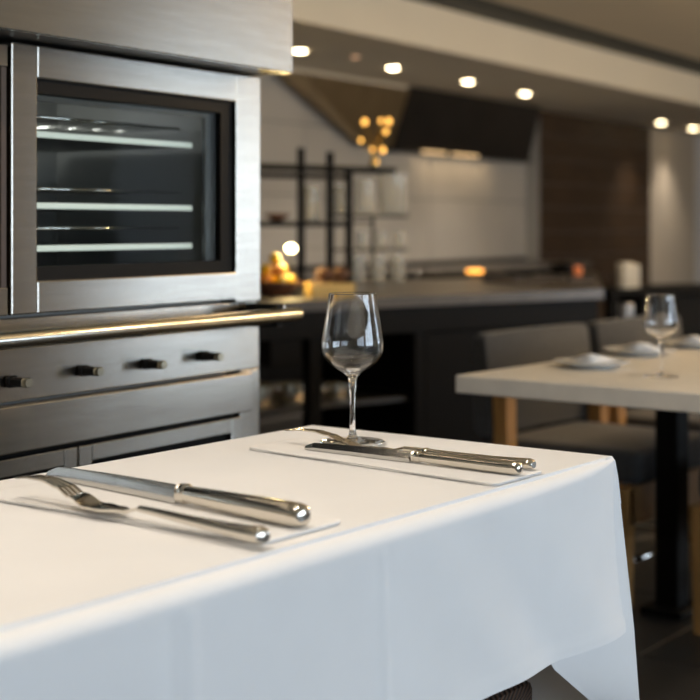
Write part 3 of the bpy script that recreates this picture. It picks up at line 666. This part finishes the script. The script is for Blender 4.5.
def make_chair(label):
    # local: x across the width (0..0.62), y from front (0) to back (0.52), faces -y
    t = thing('dining_chair', label, 'chair')
    Wd = 0.64
    mkbox('seat', FABRIC, t, 0.058, Wd-0.058, 0.0, 0.50, 0.35, 0.45, 0.025, 3)
    bm = bmesh.new(); sec = []
    for z, y0, th_ in [(0.46, 0.470, 0.045), (0.48, 0.462, 0.07), (0.70, 0.475, 0.062), (0.755, 0.482, 0.052), (0.77, 0.49, 0.035)]:
        e = 0.012 if z > 0.76 else 0.0
        sec.append([(0.0+e, y0+0.006, z), (0.012+e, y0, z), (Wd/2, y0+0.018, z), (Wd-0.012-e, y0, z), (Wd-e, y0+0.006, z), (Wd-e, y0+th_-0.006, z), (Wd-0.012-e, y0+th_, z), (Wd/2, y0+th_+0.015, z), (0.012+e, y0+th_, z), (e, y0+th_-0.006, z)])
    hull_sections(bm, sec); link('backrest', bm, FABRIC, t, 'auto')
    mkbox('seat_rail', OAK, t, 0.03, Wd-0.03, 0.012, 0.045, 0.24, 0.348, 0.003, 1)
    for x in (0.004, Wd-0.064):
        bm = bmesh.new(); hull_sections(bm, [[(x, 0.012, z), (x+0.06-d, 0.012, z), (x+0.06-d, 0.097-d, z), (x, 0.097-d, z)] for z, d in [(0.0, 0.015), (0.349, 0.0)]]); link('leg', bm, OAK, t)
        xo = x-0.004 if x < 0.3 else x+0.004
        bm = bmesh.new(); hull_sections(bm, [[(xo+dx, 0.405+dy, z), (xo+0.055-dx, 0.405+dy, z), (xo+0.055-dx, 0.452+dy, z), (xo+dx, 0.452+dy, z)] for z, dx, dy in [(0.0, 0.006, 0.01), (0.40, 0.0, 0.0), (0.60, 0.0, 0.005), (0.62, 0.004, 0.005)]]); link('leg', bm, OAK, t)
        mkbox('floor_runner', CHROME, t, x+0.012, x+0.032, 0.10, 0.50, 0.10, 0.118, 0.004, 1)
    link('footrail', tube(bmesh.new(), [(0.05, 0.03, 0.13), (Wd-0.05, 0.03, 0.13)], 0.009, 12), CHROME, t, True)
    return t
def place(t, u, v, flip=False):
    # chairs on the v<0 side face +v (local -y); flip puts them on the other side
    if not flip: t.location = M2 @ Vector((u, -v, 0)); t.rotation_euler = (0, 0, T2ROT)
    else: t.location = M2 @ Vector((u, -v, 0)); t.rotation_euler = (0, 0, T2ROT+PI)
ch = make_chair('charcoal upholstered chair with oak legs behind the plate nearest the table corner')
place(ch, 0.90, -0.02)
ch2 = copy_tree(ch); ch2['label'] = 'charcoal upholstered chair beside another one, farther along the stone table'; place(ch2, 1.60, -0.02)
ch3 = copy_tree(ch); ch3['label'] = 'oak legged chair pushed under the stone table beside its black column leg'; place(ch3, 0.80+0.64, 0.205, True)

# plates with folded napkins, glass
def plate_set(px, py, r, lab1, lab2, rot):
    c = at_h(px, py, 0.7505)
    t = thing('dinner_plate', lab1, 'plate', c, rot)
    link('dish', lathe(bmesh.new(), [(0, 0), (r*0.55, 0), (r*0.60, 0.003), (r*0.95, 0.013), (r, 0.016), (r*0.95, 0.0165), (r*0.60, 0.007), (0, 0.005)], 48), CHINA, t, True)
    link('foot_ring', lathe(bmesh.new(), [(r*0.5, 0.0), (r*0.55, -0.0004), (r*0.55, 0.002), (r*0.5, 0.002)], 40), CHINA, t)
    nk = thing('folded_napkin', lab2, 'napkin', c+Vector((0, 0, 0.012)), rot+0.5)
    bm = bmesh.new(); a = r*0.62
    hull_sections(bm, [[(-a, y, 0.004), (-a*0.6, y, z*0.7), (0, y, z), (a*0.7, y, z*0.6), (a, y, 0.004), (0, y, 0.0035)] for y, z in [(-a*0.75, 0.008), (-a*0.3, 0.016), (a*0.2, 0.018), (a*0.75, 0.009)]])
    link('cloth_fold', bm, NAPK, nk, True)
    bm = bmesh.new(); hull_sections(bm, [[(-a*0.7, y, 0.012+z), (0.0, y, 0.019+z), (a*0.5, y, 0.012+z), (0, y, 0.010)] for y, z in [(-a*0.5, -0.003), (0, 0.003), (a*0.5, -0.003)]]); link('upper_fold', bm, NAPK, nk, True)
plate_set(592, 367, 0.095, 'white plate under a napkin closest to the stone table corner', 'white napkin folded on the plate closest to the stone table corner', 0.3)
plate_set(640, 354.5, 0.10, 'white plate set behind the stem of the small wine glass', 'white napkin folded on the plate behind the small wine glass stem', 1.0)
plate_set(694, 347, 0.10, 'white plate farthest along the stone table', 'white napkin folded on the plate farthest along the stone table', 0.6)

PX = 2.373/F
def make_glass(label, loc, scale):
    t = thing('wine_glass', label, 'glass', loc); t.scale = (scale,)*3
    hgt = 146*PX; wl_ = 0.0011
    out = [(23.2, 145.85), (23.3, 145.5), (23.35, 145.0), (23.45, 144), (24.2, 138), (25.8, 128), (27.6, 117), (29.4, 106), (30.4, 99), (30.5, 95), (29.8, 89), (27.6, 83), (23.6, 77.5), (18, 73), (12, 69.5), (7.5, 66.5)]
    outer = [(r*PX, z*PX) for r, z in out]
    inner = [((r*PX-wl_), z*PX+(0 if i < 11 else (i-10)*0.0006)) for i, (r, z) in enumerate(out)]
    bm = bmesh.new()
    prof = [(inner[0][0]+0.0005, 146.0*PX)] + outer + [(4.6*PX, 63.5*PX), (3.6*PX, 58*PX), (2.9*PX, 48*PX), (2.6*PX, 30*PX), (2.9*PX, 14*PX), (3.9*PX, 7*PX), (6*PX, 4.2*PX), (12*PX, 2.6*PX), (24*PX, 1.5*PX), (31*PX, 1.05*PX), (32*PX, 0.6*PX), (31.5*PX, 0.0), (0, 0.0)]
    lathe(bm, prof + [(0, 0)][:0], 64)
    # inner wall
    inn = inner + [(4.0*PX, 69.3*PX), (0, 68.5*PX)]
    lathe(bm, [(inner[0][0]+0.0005, 146.0*PX)] + inn, 64)
    bmesh.ops.remove_doubles(bm, verts=bm.verts[:], dist=1e-6)
    # split the bowl from the stem for naming: faces above the stem joint
    me_all = bm
    link('bowl_and_stem', me_all, WGLASS, t, True)
    return t
make_glass('smaller wine glass standing among plates on the bare stone table', at_h(661, 376.5, 0.7502), 0.80)

# ================================================================== CLOTHED TABLE
HT = 0.75
C = at_h(611, 456, HT)
t1 = thing('clothed_table', 'dark legged rectangular table hidden under the white tablecloth', 'table', (C.x, C.y, 0), TROT)
M1 = Matrix.Translation((C.x, C.y, 0)) @ Matrix.Rotation(TROT, 4, 'Z'); M1i = M1.inverted()   # local x = u (0 at the corner, negative to camera), y = inward
W1 = (M1i @ at_h(313, 425, HT)).y
L1 = 1.75
TW = mat('table_wood', (0.05, 0.03, 0.02), 0.5)
mkbox('tabletop', TW, t1, -L1+0.01, -0.006, 0.004, W1-0.012, HT-0.04, HT-0.0075, 0.003, 1)
for x in (-L1+0.25, -0.86):
    lg = mkbox('column_leg', BLACK, t1, x, x+0.07, W1/2-0.035, W1/2+0.035, 0.02, HT-0.041, 0.003, 1)
    mkbox('foot_plate', BLACK, lg, x-0.09, x+0.16, W1/2-0.20, W1/2+0.20, 0.0, 0.022, 0.004, 1)
# tablecloth
EDGE = 0.024                                  # roll-over radius at the long sides
DF, DSd = 0.256, 0.56                         # drops at the long side and at the end
def crease(u, u0, wdt, amp): return amp*math.exp(-((u-u0)/wdt)**2)
uc1 = (M1i @ at_h(430, 534, HT)).x; uc2 = (M1i @ at_h(232, 590, HT)).x; uc3 = (M1i @ at_h(212, 596, HT)).x
def edge_r(u): return 0.020*(1-0.90*math.exp(u/0.10))
def front_pt(u, d):
    # point of the front flap at distance u along the edge, d below the edge
    k = d/DF
    out = edge_r(u)+0.0035+0.012*k*k*(0.8+0.45*math.exp(u*6.0)) + (1-math.exp(u/0.12))*(0.005*k*math.sin(u*7.3+0.8) + 0.003*k*math.sin(u*14.7+2.0)*k)
    out += (1-math.exp(u/0.10))*(0.007*k*math.exp(-((u+0.30-0.25*k)/0.07)**2) + 0.007*k*math.exp(-((u+0.55-0.22*k)/0.06)**2)-0.006*k*math.exp(-((u+0.43-0.22*k)/0.05)**2))
    out += crease(u, uc1, 0.006, 0.0026)-crease(u, uc1+0.010, 0.006, 0.0012)+crease(u, uc2, 0.007, 0.0024)-crease(u, uc3, 0.007, 0.0022)
    if d > DF-0.018: out += 0.0016
    hz = HT-0.005-d+0.006*k*(1-math.exp(u/0.15))-0.004*k*math.sin(u*5.0+1.2)*k
    uu = u+0.007*k*math.exp(u*6)
    return Vector((uu, -out, hz))
def end_out(wv, d):
    k = d/DSd
    return 0.010+0.045*k*k*(0.5+0.5*math.exp(-wv*5))+0.02*k+0.012*k*math.sin(wv*13+0.5)*k
bm = bmesh.new()
NU = 260
us = [-L1+(L1)*i/NU for i in range(NU+1)]
prof_top = [W1*(1-i/16)**1.0 for i in range(16)]
prof_top = [max(p, 0.03) for p in prof_top]
prof_top = sorted(set([round(p, 4) for p in prof_top]), reverse=True)
ws = prof_top+[0.012, 0.004]
rows = []
for wv in ws: rows.append([Vector((u, wv, HT)) for u in us])
rows.append([Vector((u, 0.0006, HT-0.0003)) for u in us])
rows.append([Vector((u, 0.0, HT-0.0048*min(1, 0.25-u*4))) for u in us])     # the small step under the top layer
rows.append([Vector((u, -0.0035, HT-0.0048)) for u in us])
for a in (15, 30, 45, 60, 75, 90):
    t_ = math.radians(a); r_ = 0.020
    rows.append([Vector((u, -0.0035-math.sin(t_)*edge_r(u), HT-0.005-(1-math.cos(t_))*edge_r(u))) for u in us])
for i in range(1, 31):
    d = 0.02+(DF-0.02)*i/30; rows.append([front_pt(u, d) for u in us])
# hem folded back up behind the flap
for dz, dy in ((0.0006, 0.0014), (0.016, 0.0075)):
    rows.append([front_pt(u, DF)+Vector((0, dy, dz)) for u in us])
# far end drop continues from every row of the top (column u = 0)
grid = [[bm.verts.new(p) for p in r] for r in rows]
for a, b in zip(grid, grid[1:]):
    for k in range(NU): bm.faces.new((a[k], a[k+1], b[k+1], b[k]))
ntop = len(ws)
end_rows = [[g[-1] for g in grid[:ntop]]]
for a in (30, 60, 90):
    t_ = math.radians(a); r_ = 0.008
    end_rows.append([bm.verts.new((math.sin(t_)*r_, wv, HT-(1-math.cos(t_))*r_)) for wv in ws])
NE = 26
for i in range(1, NE+1):
    d = 0.008+(DSd-0.008)*i/NE; k = d/DSd
    end_rows.append([bm.verts.new((end_out(wv, d), wv-0.004*k, HT-d)) for wv in ws])
end_rows.append([bm.verts.new((v.co.x-0.0015, v.co.y, v.co.z+0.0006)) for v in end_rows[-1]])
end_rows.append([bm.verts.new((v.co.x-0.001, v.co.y, v.co.z+0.018)) for v in end_rows[-1]])
for a, b in zip(end_rows, end_rows[1:]):
    for k in range(ntop-1): bm.faces.new((a[k], b[k], b[k+1], a[k+1]))
# corner: the end flap wraps round the corner, then folds back behind the front flap
cols = []
NC = 10
for j in range(NC+1):
    f = j/NC; colv = []
    for i, row in enumerate(end_rows[:-2]):
        if j == 0: colv.append(row[-1]); continue
        d = max(0.0, HT-row[-1].co.z); k = d/DSd
        kf = min(1.0, d/DF)
        # plan path: end flap edge -> silhouette G -> back behind the front flap to Q
        pa = Vector((row[-1].co.x, row[-1].co.y)); G = Vector((0.003+0.058*k, -0.0065*min(1,d/0.01)-0.010*kf-0.016*k))
        uq = -0.02-0.16*min(1, d/0.26) if d < 0.27 else -0.18+(d-0.27)*1.5
        uq = min(uq, 0.01)
        Q = Vector((uq, -0.002+0.012*kf))
        if f < 0.3: pnt = pa.lerp(G, f/0.3)
        else: pnt = G.lerp(Q, (f-0.3)/0.7)
        colv.append(bm.verts.new((pnt.x, pnt.y, row[-1].co.z-0.0005-0.004*(1-math.exp(-d*40))*(f > 0))))
    cols.append(colv)
for a, b in zip(cols, cols[1:]):
    for i in range(len(a)-1):
        try: bm.faces.new((a[i], a[i+1], b[i+1], b[i]))
        except ValueError: pass
# skin closing the gap between the front flap and the wrapped corner near the top
prev = None
for ri in range(ntop-1, len(grid)):
    a_ = grid[ri][-1]; d = max(0.0, HT-a_.co.z)
    if d > 0.075: break
    k = d/DSd; kf = min(1.0, d/DF)
    b_ = bm.verts.new((0.0035+0.058*k, -0.0068*min(1, d/0.01)-0.010*kf-0.016*k, a_.co.z-0.0005))
    if prev: bm.faces.new((prev[0], prev[1], b_, a_))
    prev = (a_, b_)
cl = link('tablecloth', bm, CLOTH, None, 'auto')
cl.data.set_sharp_from_angle(angle=math.radians(40))
cl.location = (C.x, C.y, 0); cl.rotation_euler = (0, 0, TROT)
tag(cl, 'crisp white tablecloth draped over the table with two place settings', 'tablecloth')

# woven stool under the table
ws_ = thing('woven_stool', 'brown woven stool pushed under the white clothed table', 'stool', (M1 @ Vector((-0.672, 0.078, 0))), TROT)
mkbox('woven_body', WICKER, ws_, 0.0, 0.58, 0.0, 0.36, 0.10, 0.42, 0.015, 2)
mkbox('seat_pad', FABRIC, ws_, 0.01, 0.57, 0.01, 0.35, 0.421, 0.45, 0.012, 2)
for x in (0.01, 0.53):
    for y in (0.01, 0.31): mkbox('leg', BLACK, ws_, x, x+0.04, y, y+0.04, 0, 0.099, 0.003, 1)

# napkins laid as place mats
def placemat(pa, pb, dep, label):
    a = M1i @ pa; b = M1i @ pb
    t = thing('folded_napkin', label, 'napkin', M1 @ Vector((a.x, b.y, HT+0.0006)), TROT)
    Lw = a.y-b.y; dx = b.x-a.x; th_ = 0.0042
    def layer(name, z0, z1, ex, nn=40):
        bm = bmesh.new(); ring = []
        # rounded outline with the near edge slightly skewed, as laid
        pts = []
        r = 0.012
        for cx, cy, a0 in [(dep-r, r+ex, -PI/2), (dep-r, Lw-r-ex, 0), (r+ex, Lw-r-ex, PI/2), (r+ex, r+ex, PI)]:
            for q in range(7):
                an = a0+q*PI/12; pts.append((cx+r*math.cos(an), cy+r*math.sin(an)))
        full = []
        for i in range(len(pts)):
            p, n2 = Vector(pts[i]), Vector(pts[(i+1) % len(pts)]); m_ = max(1, int((n2-p).length/0.02))
            for q in range(m_): full.append(p.lerp(n2, q/m_))
        def sk(p, ins, z):
            c = Vector((dep/2, Lw/2)); d_ = (p-c); d2 = d_*(1-ins/max(d_.length, 1e-6)); pp = c+d2
            wob = 0.0012*math.sin(pp.y*23+z0*900)
            return (pp.x+dx*(1-pp.y/Lw)+wob, pp.y, z)
        rings = []
        for ins, z in [(0.0012, z0), (0.0, z0+(z1-z0)*0.3), (0.0, z0+(z1-z0)*0.7), (0.0015, z1), (0.01, z1+0.0003)]:
            rings.append([bm.verts.new(sk(p, ins, z)) for p in full])
        for r0, r1 in zip(rings, rings[1:]):
            n_ = len(full)
            for k in range(n_): bm.faces.new((r0[k], r0[(k+1)%n_], r1[(k+1)%n_], r1[k]))
        bm.faces.new(rings[0][::-1]); bm.faces.new(rings[-1])
        return link(name, bm, NAPK, t, 'auto')
    layer('lower_fold', 0.0, 0.0022, 0.001); layer('upper_fold', 0.0023, th_, 0.0)
    return HT+0.0006+th_
zn = placemat(at_h(246, 450, HT), at_h(495, 487.5, HT), 0.135, 'white folded napkin under the cutlery set beside the tall wine glass')
placemat(at_h(-28, 498, HT), at_h(262, 546.5, HT), 0.15, 'white folded napkin under the cutlery set farther from the wine glass')
ZN = zn+0.0006

# ------------------------------------------------------------------ cutlery
def aim(end, tip):
    d = tip-end; return math.atan2(d.y, d.x), Vector((d.x, d.y)).length
def rsec(x, ry, rz, zc, n=16, pw=2.6):
    out = []
    for k in range(n):
        t_ = 2*PI*k/n; c, s_ = math.cos(t_), math.sin(t_)
        out.append((x, ry*abs(c)**(2/pw)*(1 if c >= 0 else -1), zc+rz*abs(s_)**(2/pw)*(1 if s_ >= 0 else -1)))
    return out
def knife(end, tip, label, bol, hr=0.0105):
    rz, L_ = aim(end, tip); t = thing('table_knife', label, 'knife', (end.x, end.y, ZN), rz)
    b = bol*L_
    secs = []
    for f, ry, rzz in [(0.0, 0.55, 0.50), (0.008, 0.80, 0.75), (0.03, 0.98, 0.95), (0.10, 1.08, 1.0), (0.3, 1.05, 0.98), (0.7, 0.88, 0.85), (0.96, 0.74, 0.74), (1.0, 0.70, 0.70)]:
        secs.append(rsec(f*b, hr*ry, hr*rzz, hr*1.0))
    link('handle', hull_sections(bmesh.new(), secs), CUTL, t, 'auto')
    secs = [rsec(b+q, hr*0.74*k, hr*0.80*k, hr*1.0) for q, k in [(0.0005, 0.9), (0.003, 1.12), (0.008, 1.12), (0.011, 0.92), (0.014, 1.05), (0.017, 0.8)]]
    link('bolster', hull_sections(bmesh.new(), secs), CUTL, t, 'auto')
    bm = bmesh.new(); secs = []
    x0 = b+0.0175
    for f in [0, 0.05, 0.2, 0.4, 0.6, 0.8, 0.92, 0.98, 1.0]:
        x = x0+(L_-x0)*f
        hgt = hr*(1.75+0.25*math.sin(f*2.2))*(1-0.35*f)
        if f > 0.9: hgt *= 1-0.5*((f-0.9)/0.1)**1.5
        base = 0.0005; wd = 0.0075*(1-0.45*f)
        secs.append([(x, wd*0.75, base), (x, wd*0.95, base+hgt*0.35), (x, wd*0.15, base+hgt*0.90), (x, -wd*0.05, base+hgt*0.93), (x, -wd*0.75, base+hgt*0.5), (x, -wd*0.95, base+0.001), (x, -wd*0.6, base)])
    hull_sections(bm, secs); link('blade', bm, BLADE, t, 'auto')
    return t
def fork(end, tip, label, hr=0.0105, neck=0.50, bol=None):
    rz, L_ = aim(end, tip); t = thing('table_fork', label, 'fork', (end.x, end.y, ZN), rz)
    secs = []
    for f, ry, rzz, zc in [(0.0, 0.70, 0.55, 0.9), (0.01, 0.98, 0.75, 0.95), (0.04, 1.12, 0.88, 0.98), (0.12, 1.0, 0.82, 0.95), (0.3, 0.82, 0.66, 0.98), (0.6, 0.60, 0.50, 1.12), (0.9, 0.45, 0.40, 1.30), (1.0, 0.42, 0.34, 1.32)]:
        secs.append(rsec(f*neck*L_, hr*ry, hr*rzz, hr*zc))
    link('handle', hull_sections(bmesh.new(), secs), CUTL, t, 'auto')
    if bol:
        link('bolster', hull_sections(bmesh.new(), [rsec(bol*L_+q, hr*0.80*k, hr*0.72*k, hr*1.05) for q, k in [(0, 0.9), (0.002, 1.05), (0.007, 1.05), (0.009, 0.9)]]), CUTL, t, 'auto')
    def cz(f):       # centre height along the head, f 0..1 from neck to tip
        a = hr*1.30
        pts = [(0, a), (0.12, hr*0.62), (0.25, hr*0.25), (0.36, hr*0.30), (0.50, hr*1.3), (0.62, hr*2.2), (0.75, hr*2.65), (0.88, hr*2.65), (1.0, hr*2.35)]
        for (x0, y0), (x1, y1) in zip(pts, pts[1:]):
            if f <= x1: q = (f-x0)/(x1-x0); q = q*q*(3-2*q); return y0+(y1-y0)*q
        return pts[-1][1]
    def hw(f):
        pts = [(0, hr*0.42), (0.10, hr*0.55), (0.20, hr*1.35), (0.30, hr*1.65), (0.45, hr*1.40), (1.0, hr*0.95)]
        for (x0, y0), (x1, y1) in zip(pts, pts[1:]):
            if f <= x1: q = (f-x0)/(x1-x0); return y0+(y1-y0)*q
        return pts[-1][1]
    x0 = neck*L_; HLn = L_-x0; fr = 0.52
    bm = bmesh.new(); secs = []
    for i in range(17):
        f = fr*i/16; x = x0+HLn*f; wv = hw(f); c = cz(f); th_ = hr*(0.34-0.16*f/fr); cup = 0.35*wv*min(1, f/0.15)*max(0.25, 1-max(0, f-0.32)*3)
        ring = []
        ys = [-1, -0.8, -0.5, 0, 0.5, 0.8, 1]
        for y in ys: ring.append((x, y*wv, c+cup*y*y*0.8+th_*0.5))
        for y in ys[::-1]: ring.append((x, y*wv, c+cup*y*y*0.8-th_*0.5))
        secs.append(ring)
    hull_sections(bm, secs); hdp = link('fork_head', bm, CUTL, t, 'auto')
    cend = hw(fr); base_cup = 0.35*cend*max(0.25, 1-(fr-0.32)*3)
    for k in range(4):
        yy = -0.78+k*0.52
        bm = bmesh.new(); secs = []
        for i in range(13):
            f = fr+(1-fr)*i/12; x = x0+HLn*f; wv = hw(f); g = (i/12)
            hw_ = cend*0.18*(1-0.35*g); th_ = hr*0.26*(1-0.3*g)
            if i == 12: hw_ *= 0.5
            c = cz(f)+base_cup*yy*yy*0.8*(1-g*0.7)
            secs.append([(x, yy*wv-hw_, c+th_*0.5), (x, yy*wv+hw_, c+th_*0.5), (x, yy*wv+hw_, c-th_*0.5), (x, yy*wv-hw_, c-th_*0.5)])
        hull_sections(bm, secs); link('tine', bm, CUTL, t)
    return t
knife(at_h(305, 529, ZN), at_h(48, 477.5, ZN), 'heavy steel knife lying beyond the fork on the napkin farther from the wine glass', 0.41, 0.0140)
fork(at_h(265, 546, ZN), at_h(20.5, 497, ZN), 'steel fork with raised tines on the napkin farther from the wine glass', 0.0108, 0.47)
knife(at_h(521, 476, ZN), at_h(306, 449.5, ZN), 'steel knife lying on the napkin in front of the tall wine glass', 0.435, 0.0096)
fork(at_h(534, 470.5, ZN), at_h(288, 443, ZN), 'steel fork lying between the knife and the tall wine glass foot', 0.0088, 0.50, 0.40)
make_glass('tall empty wine glass standing on the white tablecloth behind cutlery', at_h(352.5, 442, zn+0.0006), 1.0)
